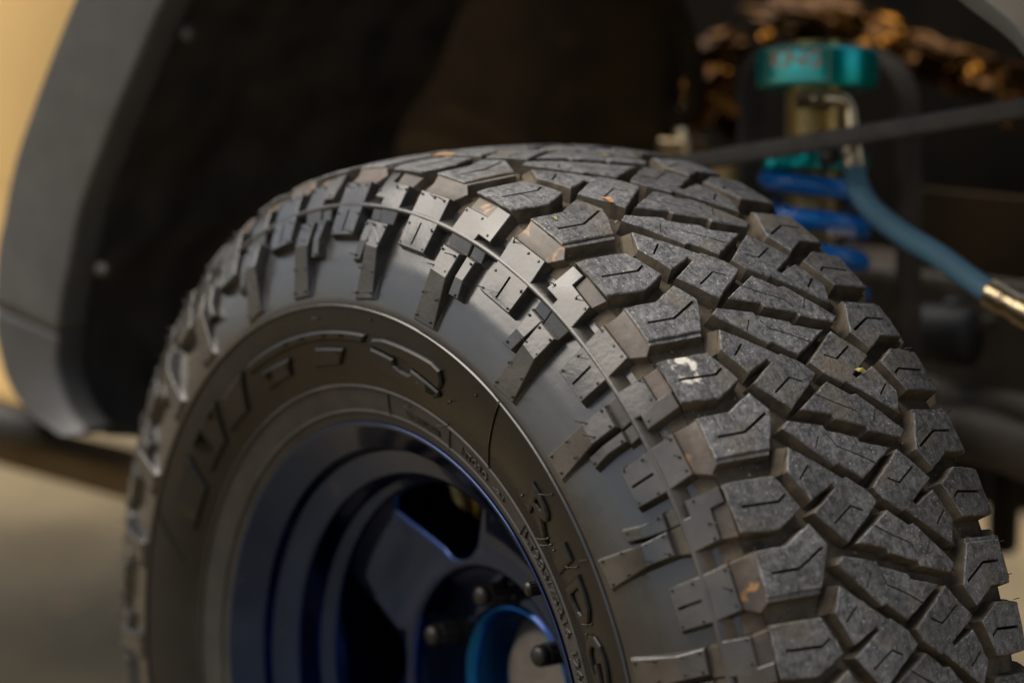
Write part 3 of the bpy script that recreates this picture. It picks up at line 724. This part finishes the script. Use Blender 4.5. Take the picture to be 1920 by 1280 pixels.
# ------------------------------------------------------------------ truck (a = along the body, o = outboard, z = up)
CA = Vector((-0.097482, 0.995237, 0)); CO = Vector((0.995237, 0.097482, 0)); CZ = Vector((0, 0, 1))
def car(a, o, z): return CA * a + CO * o + CZ * z
CROT = Matrix((CA, CO, CZ)).transposed().to_4x4()
D0 = 0.0269
def to_car_early(px, py, d):
    rt = FW.cross(Vector((0, 0, 1))).normalized(); up = rt.cross(FW)
    p = CAMP + (FW + rt * ((px - 960) / 4730.14) - up * ((py - 640) / 4730.14)) * d
    return p.dot(CA), p.dot(CO), p.z
truck = empty('truck', tuple(car(-.6, -.05, 0))); tag(truck, 'gold truck front wheel arch with grey plastic fender flare', 'truck')
def tpart(mb, name, m, parent=None, fix=False):
    o = mb.build(name, m, None, fix)
    if parent is None: return childify(o, truck)
    o.parent = parent; return o
PATH = [(-.539, .128), (-.561, .142), (-.578, .169), (-.580, .195), (-.566, .247), (-.553, .278), (-.535, .326), (-.505, .375), (-.472, .424), (-.437, .472), (-.402, .518),
        (-.335, .585), (-.235, .642), (-.10, .675), (.04, .678), (.17, .657), (.28, .615), (.35, .575), (.404, .536), (.439, .515), (.458, .500), (.50, .455), (.54, .38), (.56, .29), (.57, .2)]
PS = [Vector((q.x, q.y)) for q in spline([(a, z, 0) for a, z in PATH], 6)]
def path_normal(i):
    d = PS[min(i + 1, len(PS) - 1)] - PS[max(i - 1, 0)]; d.normalize(); return Vector((-d.y, d.x))
def wid(i):
    t = i / (len(PS) - 1); return float(np.interp(t, [0, .04, .083, .125, .18, .42, .62, .75, 1], [.006, .030, .082, .122, .136, .130, .075, .030, .030]))
SEC = roundprof([(.010, -.040), (0, -.030), (.001, 0.000), (.64, .016), (1.0, -.032), (1.0, -.055)], .005, 4)
def flare_mesh(i0, i1, push=0.0):
    mb = MB(); vs = []; k = len(SEC)
    for i in range(i0, i1 + 1):
        n = path_normal(i); w = wid(i)
        for (u, o) in SEC:
            q = PS[i] + n * (u * w if u > .02 else u); vs.append(car(q.x, D0 + o + push, q.y))
    m = i1 - i0
    mb.add(vs, [(i * k + j, i * k + j + 1, (i + 1) * k + j + 1, (i + 1) * k + j) for i in range(m) for j in range(k - 1)], 0, True)
    mb.add(vs[:k], [tuple(range(k))], 0); mb.add(vs[-k:], [tuple(range(k))[::-1]], 0)
    return mb
tpart(flare_mesh(20, len(PS) - 1), 'fender_flare', M['flare'], fix=True)
o = tpart(flare_mesh(0, 20, -.002), 'flare_end', M['flare_dark'], fix=True)
# painted panel round the flare
mb = MB(); rows = []
for i in range(20, len(PS)):
    n = path_normal(i); w = wid(i)
    row = []
    for t, oo in ((-.012, -.046), (.02, -.034), (.10, -.026), (.30, -.022), (.8, -.036)):
        q = PS[i] + n * (w + t)
        row.append(car(q.x, D0 + oo, q.y))
    rows.append(row)
k = 5
mb.add([p for r_ in rows for p in r_], [(i * k + j, i * k + j + 1, (i + 1) * k + j + 1, (i + 1) * k + j) for i in range(len(rows) - 1) for j in range(k - 1)], 0, True)
tpart(mb, 'fender_panel', M['body'])
mb = MB(); rbox(mb, car(-1.66, D0 - .06, .35), (2.0, .05, .47), CROT, .02, 3); tpart(mb, 'door_panel', M['body'])
mb = MB(); tube(mb, [car(-2.6, D0 - .06, .095), car(-.74, D0 - .06, .100), car(-.70, D0 - .065, .101), car(-.693, D0 - .067, .101)], [.024, .024, .022, .015], 16); tpart(mb, 'rock_slider', M['rubber_black'])
fr = to_car_early(130, 838, 2.72)
mb = MB(); rbox(mb, car(fr[0] - .35, fr[1], fr[2] - .012), (1.3, .075, .032), CROT, .005, 2); tpart(mb, 'frame_rail', M['rail_dust'])
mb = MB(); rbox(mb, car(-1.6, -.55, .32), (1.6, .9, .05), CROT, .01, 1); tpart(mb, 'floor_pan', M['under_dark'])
# liner: inner skin of the arch with folds, then the inner fender wall
mb = MB(); vs = []; oo = np.linspace(D0 - .030, -.40, 22); i1 = len(PS)
for i in range(len(PS)):
    n = path_normal(i)
    for j, ov in enumerate(oo):
        t = j / 21
        d = .012 + .045 * min(1, t * 2.2) + .004 * math.sin(ov * 60 + i * .09 + math.sin(i * .21) * 2) * min(1, t * 4) + .003 * math.sin(i * .37)
        q = PS[i] + n * d; vs.append(car(q.x, ov, q.y))
k = 22
mb.add(vs, [(i * k + j, i * k + j + 1, (i + 1) * k + j + 1, (i + 1) * k + j) for i in range(i1 - 1) for j in range(k - 1)], 0, True)
liner = tpart(mb, 'wheel_arch_liner', M['liner'])
def screw(a, o, z, r=.008):
    mb = MB(); c = car(a, o, z); d = (CAMP - c).normalized() * .6 + CA * .6
    lathe_axis(mb, [(-.006, r * 2.1), (0, r * 2.1), (.0015, r * 1.7), (.002, r), (.006, r * .95), (.007, r * .7), (.0072, .0001)], c, d, 20)
    tpart(mb, 'liner_screw', M['bolt'])
def from_px(px, py, d):
    rt = FW.cross(Vector((0, 0, 1))).normalized(); up = rt.cross(FW)
    return CAMP + (FW + rt * ((px - 960) / 4730.14) - up * ((py - 640) / 4730.14)) * d
def to_car(p): return (p.dot(CA), p.dot(CO), p.z)
for (px, py, d) in ((355, 62, 2.17), (196, 505, 2.28)): screw(*to_car(from_px(px, py, d)), r=.0034)
mb = MB(); rbox(mb, car(-.56, -.46, .32), (.60, .03, .95), CROT, .008, 2); tpart(mb, 'inner_fender_wall', M['under'])
mb = MB(); tube(mb, spline([car(-.255, -.44, .53), car(-.225, -.44, .47), car(-.215, -.44, .42), car(-.232, -.44, .40), car(-.252, -.44, .41)], 6), .010, 10); tpart(mb, 'inner_fender_tab', M['under'])
mb = MB(); rbox(mb, car(.22, -.62, .205), (.66, .006, .26), CROT, .002, 1); tpart(mb, 'inner_fender_wall', M['under_lit'])
mb = MB(); rbox(mb, car(.10, -.66, .19), (.9, .10, .14), CROT, .015, 3); tpart(mb, 'chassis_rail', M['grime'])
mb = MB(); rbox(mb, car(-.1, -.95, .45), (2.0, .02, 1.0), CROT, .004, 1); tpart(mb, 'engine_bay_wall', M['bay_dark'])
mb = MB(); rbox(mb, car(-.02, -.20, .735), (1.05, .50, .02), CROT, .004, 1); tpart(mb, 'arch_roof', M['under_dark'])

# engine-bay hardware glimpsed above the shock, then made-up lumps for amber glints
bay = [(1440, 72, 2.5, 'bolt', .006, 'warm_metal', 0), (1622, 92, 2.45, 'bolt', .007, 'warm_metal', 0), (1668, 78, 2.5, 'bolt', .007, 'warm_metal', 0), (1832, 135, 2.45, 'bolt', .006, 'warm_metal', 0),
       (1905, 195, 2.4, 'bracket', .008, 'warm_metal', 0), (1240, 12, 2.5, 'bolt', .006, 'warm_metal', 0), (1185, 55, 2.45, 'bolt', .006, 'warm_metal', 0), (1365, 228, 2.5, 'bracket', .016, 'warm_metal', 35),
       (1745, 125, 2.5, 'bracket', .016, 'warm_metal_dark', 20), (1580, 58, 2.5, 'bracket', .012, 'warm_metal', 50), (1790, 150, 2.52, 'bracket', .012, 'warm_metal', -30), (1910, 145, 2.4, 'bracket', .012, 'warm_metal_dark', 10)]
for (px, py, d, kd, r, mm, rot) in bay:
    c = from_px(px, py, d); tocam = (CAMP - c).normalized(); mb = MB()
    if kd == 'bolt':
        lathe_axis(mb, [(-.03, r * .5), (0, r * .5), (0, r * 1.5), (.002, r * 1.5), (.002, r)], c, tocam + Vector((0, 0, .9)), 18)
        lathe_axis(mb, [(.002, r), (.008, r * .95), (.009, r * .8), (.009, .0001)], c, tocam + Vector((0, 0, .9)), 6, smooth=False)
        tpart(mb, 'bay_bolt', M[mm])
    else:
        rbox(mb, c, (r * 2.2, .006, r * 2), CROT @ Matrix.Rotation(R(rot), 4, 'Y'), .002, 2); rbox(mb, c + Vector((0, 0, r * .9)), (r * 2.2, r * 1.5, .006), CROT @ Matrix.Rotation(R(rot), 4, 'Y'), .002, 2)
        tpart(mb, 'bay_bracket', M[mm])
from mathutils import noise as mnoise
for (px, py, d, sx, sy, sz, rot, mm) in ((1305, 195, 2.62, .055, .03, .022, 35, 'warm_metal'), (1530, 35, 2.66, .09, .03, .022, -4, 'warm_metal_dark'), (1770, 118, 2.60, .075, .03, .024, -12, 'warm_metal_dark'), (1330, 110, 2.7, .05, .03, .02, 25, 'warm_metal_dark'), (1650, 60, 2.64, .05, .03, .018, -20, 'warm_metal')):  # made-up lumps, shaped to break reflections into amber glints
    bm = bmesh.new(); bmesh.ops.create_icosphere(bm, subdivisions=5, radius=1.0)
    c = from_px(px, py, d); Mx = Matrix.Translation(c) @ CROT @ Matrix.Rotation(R(-rot), 4, 'Y')
    for v in bm.verts:
        q = v.co.copy(); f = 1 + .45 * mnoise.noise(q * 1.6 + Vector((px, py, 0))) + .28 * mnoise.noise(q * 3.4 + Vector((py, px, 1)))
        v.co = Mx @ Vector((q.x * sx * f, q.y * sy * f, q.z * sz * f))
    mb = MB(); bm.verts.index_update(); mb.add([v.co for v in bm.verts], [[v.index for v in f.verts] for f in bm.faces], 0, True); bm.free()
    tpart(mb, 'amber_glint_lump', M[mm])
mb = MB(); tube(mb, spline([from_px(1872, 140, 2.25), from_px(1878, 190, 2.24), from_px(1890, 245, 2.23)], 6), .004, 10); tpart(mb, 'bay_cable', M['warm_metal'])
# shock tower: dark hoop of plate round the shock
mb = MB()
hp = spline([from_px(1388, 600, 2.30), from_px(1388, 250, 2.30), from_px(1395, 140, 2.30), from_px(1440, 95, 2.30), from_px(1540, 82, 2.28), from_px(1630, 105, 2.26), from_px(1676, 170, 2.24), from_px(1684, 300, 2.24), from_px(1684, 720, 2.24)], 6)
vs = []; 
for p in hp:
    for u, w in ((-1, 0), (-1, 1), (1, 1), (1, 0)):
        vs.append(p + CO * (-.03 * w) + CA * (u * .003))
k = 4; mb.add(vs, [(i * k + j, i * k + (j + 1) % 4, (i + 1) * k + (j + 1) % 4, (i + 1) * k + j) for i in range(len(hp) - 1) for j in range(4)], 0, False)
tpart(mb, 'shock_tower', M['grime'])
# lower chassis on the right
mb = MB(); lathe_axis(mb, [(-.03, .0001), (-.03, .022), (-.024, .027), (.024, .027), (.03, .022), (.03, .0001)], from_px(1772, 628, 2.30), CA + CO * -.2, 24); tpart(mb, 'bump_stop', M['rubber_black'])
mb = MB(); rbox(mb, from_px(1772, 600, 2.32), (.085, .05, .010), CROT, .003, 2); tpart(mb, 'bump_stop_cup', M['grime'])
mb = MB(); lathe_axis(mb, [(-.005, .0001), (-.005, .010), (.008, .010), (.012, .006), (.012, .0001)], from_px(1792, 577, 2.30), CO, 20); tpart(mb, 'frame_plug', M['rubber_black'])
mb = MB(); tube(mb, spline([from_px(1690, 735, 2.40), from_px(1780, 752, 2.35), from_px(1860, 770, 2.3), from_px(1990, 790, 2.22)], 6), .020, 16); tpart(mb, 'lower_arm', M['grime'])
mb = MB(); tube(mb, spline([from_px(1740, 800, 2.3), from_px(1830, 815, 2.26), from_px(1925, 850, 2.2), from_px(2020, 900, 2.15)], 6), .024, 16); tpart(mb, 'lower_arm', M['grime'])
mb = MB(); tube(mb, spline([from_px(1895, 820, 2.5), from_px(1885, 900, 2.5), from_px(1880, 1020, 2.55)], 6), .016, 12); tpart(mb, 'drop_link', M['under_dark'])

# ------------------------------------------------------------------ coilover
cb = from_px(1520, 760, 2.18); ct = from_px(1533, 95, 2.17)
ax = (ct - cb).normalized(); LEN = (ct - cb).length
coil = empty('coilover_shock', tuple(cb)); tag(coil, 'coilover shock with teal cap, gold threaded body and blue coil spring', 'shock absorber')
def axat(py): return cb + (ct - cb) * ((760 - py) / 665.0)
_, AX, AY = frame_axes(ax)
def cpart(mb, name, m, fix=False): return childify(mb.build(name, m, None, fix), coil)
sc = 2.17 / 4730.14
mb = MB(); c0 = axat(168); lathe_axis(mb, roundprof([(0, .0001), (0, .048), (.002, .0525), (.030, .0525), (.034, .049), (.034, .0001)], .002), c0, ax, 64); cap = cpart(mb, 'top_cap', M['teal'])
mb = MB(); lathe_axis(mb, [(-.002, .020), (-.03, .020)], axat(165), ax, 32); lathe_axis(mb, roundprof([(0, .0001), (0, .0255), (.030, .0255), (.033, .022), (.033, .0001)], .002), axat(232), ax, 48); cpart(mb, 'cylinder_head', M['teal'])
mb = MB(); prof = []
h = 0.0
while h < .31:
    prof += [(h, .0268), (h + .0010, .0258), (h + .0020, .0258), (h + .0030, .0268)]; h += .0031
lathe_axis(mb, prof, axat(760) + ax * .0, ax, 40); cpart(mb, 'threaded_body', M['gold'])
mb = MB(); lathe_axis(mb, roundprof([(0, .028), (0, .046), (.014, .046), (.014, .028)], .002), axat(318), ax, 40, ribs=(20, .05), smooth=False); cpart(mb, 'spring_collar', M['teal'])
mb = MB(); pts = []
turns = 6.6; zt = (axat(322) - cb).length; 
for i in range(int(turns * 32) + 1):
    a = 2 * math.pi * i / 32 + 2.6; z = zt - (i / 32) * (62 * sc)
    pts.append(cb + ax * z + (AX * math.cos(a) + AY * math.sin(a)) * .0405)
tube(mb, pts, .0084, 14); spring = cpart(mb, 'coil_spring', M['spring'])
# flat print: cap label and spring lettering
def print_on_cyl(name, txt, cpt, rad, mid_dir, width, hgt, m, parent, up=ax, bold=0.02):
    cu = bpy.data.curves.new(name, 'FONT'); cu.body = txt; cu.size = 1; cu.offset = bold; cu.fill_mode = 'FRONT' if hasattr(cu, 'fill_mode') else cu.fill_mode; cu.dimensions = '2D'; cu.fill_mode = 'BOTH'; cu.resolution_u = 3
    t = bpy.data.objects.new('tmp_text', cu); COL.objects.link(t); bpy.context.view_layer.update()
    dg = bpy.context.evaluated_depsgraph_get(); me = t.evaluated_get(dg).to_mesh()
    P = [v.co.copy() for v in me.vertices]; Fc = [tuple(p.vertices) for p in me.polygons]
    t.evaluated_get(dg).to_mesh_clear(); bpy.data.objects.remove(t); bpy.data.curves.remove(cu)
    x0 = min(p.x for p in P); x1 = max(p.x for p in P); y1 = max(p.y for p in P)
    e = (mid_dir - up * mid_dir.dot(up)).normalized(); s = up.cross(e)
    vs = []
    for p in P:
        a = ((p.x - x0) / (x1 - x0) - .5) * width / rad
        vs.append(cpt + (e * math.cos(a) + s * math.sin(a)) * (rad + .0006) + up * (p.y / y1) * hgt)
    mb = MB(); mb.add(vs, Fc, 0, False); o = mb.build(name, m, None, False); return childify(o, parent)
tc_ = (CAMP - c0).normalized() - CA * .38
print_on_cyl('cap_lettering', 'KING', c0 + ax * .0155, .0525, tc_, .046, .014, M['label'], coil, bold=0.03)
print_on_cyl('cap_lettering', 'SHOCKS', c0 + ax * .0075, .0525, tc_, .040, .005, M['label_pale'], coil)
e = (tc_ - ax * tc_.dot(ax)).normalized(); s_ = ax.cross(e)
for (w0, w1, h0, h1) in ((-.030, .030, .0035, .0048), (-.030, .030, .0305, .0315), (-.030, -.0288, .0048, .0305), (.0288, .030, .0048, .0305)):
    mb = MB(); vs = []; nn = 12
    for i in range(nn + 1):
        a = (w0 + (w1 - w0) * i / nn) / .0525
        for hh in (h0, h1): vs.append(c0 + (e * math.cos(a) + s_ * math.sin(a)) * (.0525 + .0006) + ax * hh)
    mb.add(vs, [(2 * i, 2 * i + 2, 2 * i + 3, 2 * i + 1) for i in range(nn)], 0, False); cpart(mb, 'cap_label_border', M['label_pale'])
pc = axat(442); print_on_cyl('spring_lettering', 'KING', pc, .0479, (CAMP - pc).normalized() + FW.cross(CZ) * .55, .026, .006, M['white_print'], coil)
# elbow fitting, hose, crimp
mb = MB()
el = spline([from_px(1500, 186, 2.125), from_px(1545, 186, 2.115), from_px(1578, 188, 2.11), from_px(1594, 205, 2.11), from_px(1598, 250, 2.11)], 6)
tube(mb, el, .0058, 16)
for pa, pb, rr in (((1496, 186, 2.125), (1525, 186, 2.12), .0085), ((1535, 186, 2.117), (1552, 186, 2.113), .0105), ((1598, 246, 2.11), (1599, 262, 2.11), .0085)):
    A_, B_ = from_px(*pa), from_px(*pb); lathe_axis(mb, [(0, .0001), (0, rr), ((B_ - A_).length, rr), ((B_ - A_).length, .0001)], A_, B_ - A_, 6, smooth=False)
cpart(mb, 'elbow_fitting', M['brass'])
mb = MB(); A_, B_ = from_px(1598, 275, 2.11), from_px(1602, 312, 2.11)
lathe_axis(mb, roundprof([(0, .0001), (0, .010), ((B_ - A_).length * .7, .010), ((B_ - A_).length, .0112), ((B_ - A_).length, .0001)], .001), A_, B_ - A_, 20); cpart(mb, 'hose_crimp', M['brass'])
mb = MB(); hp = spline([from_px(1601, 308, 2.11), from_px(1607, 345, 2.105), from_px(1632, 390, 2.09), from_px(1690, 438, 2.07), from_px(1760, 480, 2.04), from_px(1815, 520, 2.02), from_px(1862, 552, 2.0)], 8)
tube(mb, hp, .0097, 20); cpart(mb, 'hydraulic_hose', M['hose'])
mb = MB(); A_, B_ = from_px(1856, 548, 2.0), from_px(1960, 604, 1.97); LL = (B_ - A_).length
lathe_axis(mb, roundprof([(0, .0001), (0, .0122), (LL * .28, .0122), (LL * .30, .0112), (LL * .5, .0112), (LL * .52, .0128), (LL, .0128), (LL, .0001)], .0008), A_, B_ - A_, 24); cpart(mb, 'hose_crimp', M['brass'])
mb = MB(); lathe_axis(mb, [(0, .0001), (0, .008), (.012, .008), (.012, .0001)], from_px(1562, 294, 2.13), CO, 16); cpart(mb, 'adjuster_screw', M['bolt'])

# second shock body beside it
sb = from_px(1392, 620, 2.36); st = from_px(1372, 295, 2.36); ax2 = (st - sb)
sec = empty('reservoir_shock', tuple(sb)); tag(sec, 'dull gold threaded shock body half hidden behind the tread', 'shock absorber')
mb = MB(); prof = []; h = 0
while h < ax2.length: prof += [(h, .026), (h + .0015, .0248), (h + .003, .0248), (h + .0045, .026)]; h += .0046
lathe_axis(mb, prof + [(h, .0001)], sb, ax2, 36); childify(mb.build('threaded_body', M['gold']), sec)
fit = empty('line_fitting', tuple(from_px(1280, 300, 2.36))); tag(fit, 'pale metal line fitting standing behind the tread top', 'fitting')
mb = MB(); c = from_px(1282, 285, 2.36); rbox(mb, c, (.040, .034, .026), CROT, .004, 3); childify(mb.build('fitting_block', M['brass']), fit)
mb = MB(); lathe_axis(mb, roundprof([(0, .010), (.014, .009), (.016, .006), (.03, .0055), (.03, .0001)], .001), c + Vector((0, 0, .012)), (0, 0, 1), 20); childify(mb.build('fitting_stem', M['brass']), fit)

# flat bar across
A_, B_ = from_px(1215, 318, 2.16), from_px(2010, 188, 1.95); dd = (B_ - A_); rotm = Matrix((dd.normalized(), dd.normalized().cross(CZ).normalized() * -1, dd.normalized().cross(CZ).cross(dd).normalized())).transposed()
mb = MB(); rbox(mb, (A_ + B_) / 2, (dd.length, .010, .016), rotm.to_4x4(), .004, 3)
bar = mb.build('strut_bar', M['grey_bar']); tag(bar, 'grey flat bar slanting across in front of the coilover shock', 'bar')

# ------------------------------------------------------------------ ground
mb = MB(); G = 300.0; zg = -.402
mb.add([(-G, -G, zg), (G, -G, zg), (G, G, zg), (-G, G, zg)], [(0, 1, 2, 3)])
g = mb.build('ground', M['ground']); tag(g, kind='structure'); g['label'] = 'dusty tan concrete ground'

# ------------------------------------------------------------------ small debris on the tread
def flake(name, th, v, size, m, label, rot=0, h=0.6):
    mb = MB(); base = Vector(F(th, v, h)); n = (Vector(F(th, v, h + 5)) - base).normalized(); _, x, y = frame_axes(n)
    pr = [(1, 0), (.55, .38), (-.1, .5), (-.8, .3), (-1, -.1), (-.4, -.42), (.5, -.35)]
    ca, sa = math.cos(R(rot)), math.sin(R(rot)); top = []; bot = []
    for i, (u, w) in enumerate(pr):
        p = base + (x * (u * ca - w * sa) + y * (u * sa + w * ca)) * size + n * (.0006 * (i % 3)); top.append(p + n * .0004); bot.append(p)
    k = len(pr); mb.add(top + bot, [tuple(range(k)), tuple(range(k, 2 * k))[::-1]] + [(i, k + i, k + (i + 1) % k, (i + 1) % k) for i in range(k)], 0)
    o = mb.build(name, m); tag(o, label, 'leaf bit', 'leaf bits on the tread')
flake('leaf_fragment', 70.4, 37, .0052, M['leaf_orange'], 'orange leaf bit on a centre block near the tread top', 20)
flake('leaf_fragment', 91.5, 66, .0100, M['leaf_orange'], 'largest orange leaf bit lying on the very top of the tyre', 75)
flake('leaf_fragment', 69.0, 92, .0022, M['leaf_yellow'], 'tiny yellow leaf bit on a shoulder block', 10)
flake('leaf_fragment', 82.0, -30, .0030, M['leaf_yellow'], 'tiny yellow leaf bit by the upper skyline of the tread', 50)
flake('leaf_fragment', 40.6, -24, .0040, M['leaf_orange'], 'orange leaf bit stuck in a groove at mid tread', 40, h=-5)
flake('leaf_fragment', 43.2, -46, .0045, M['leaf_yellow'], 'pale yellow leaf bit on a far centre block', -20)
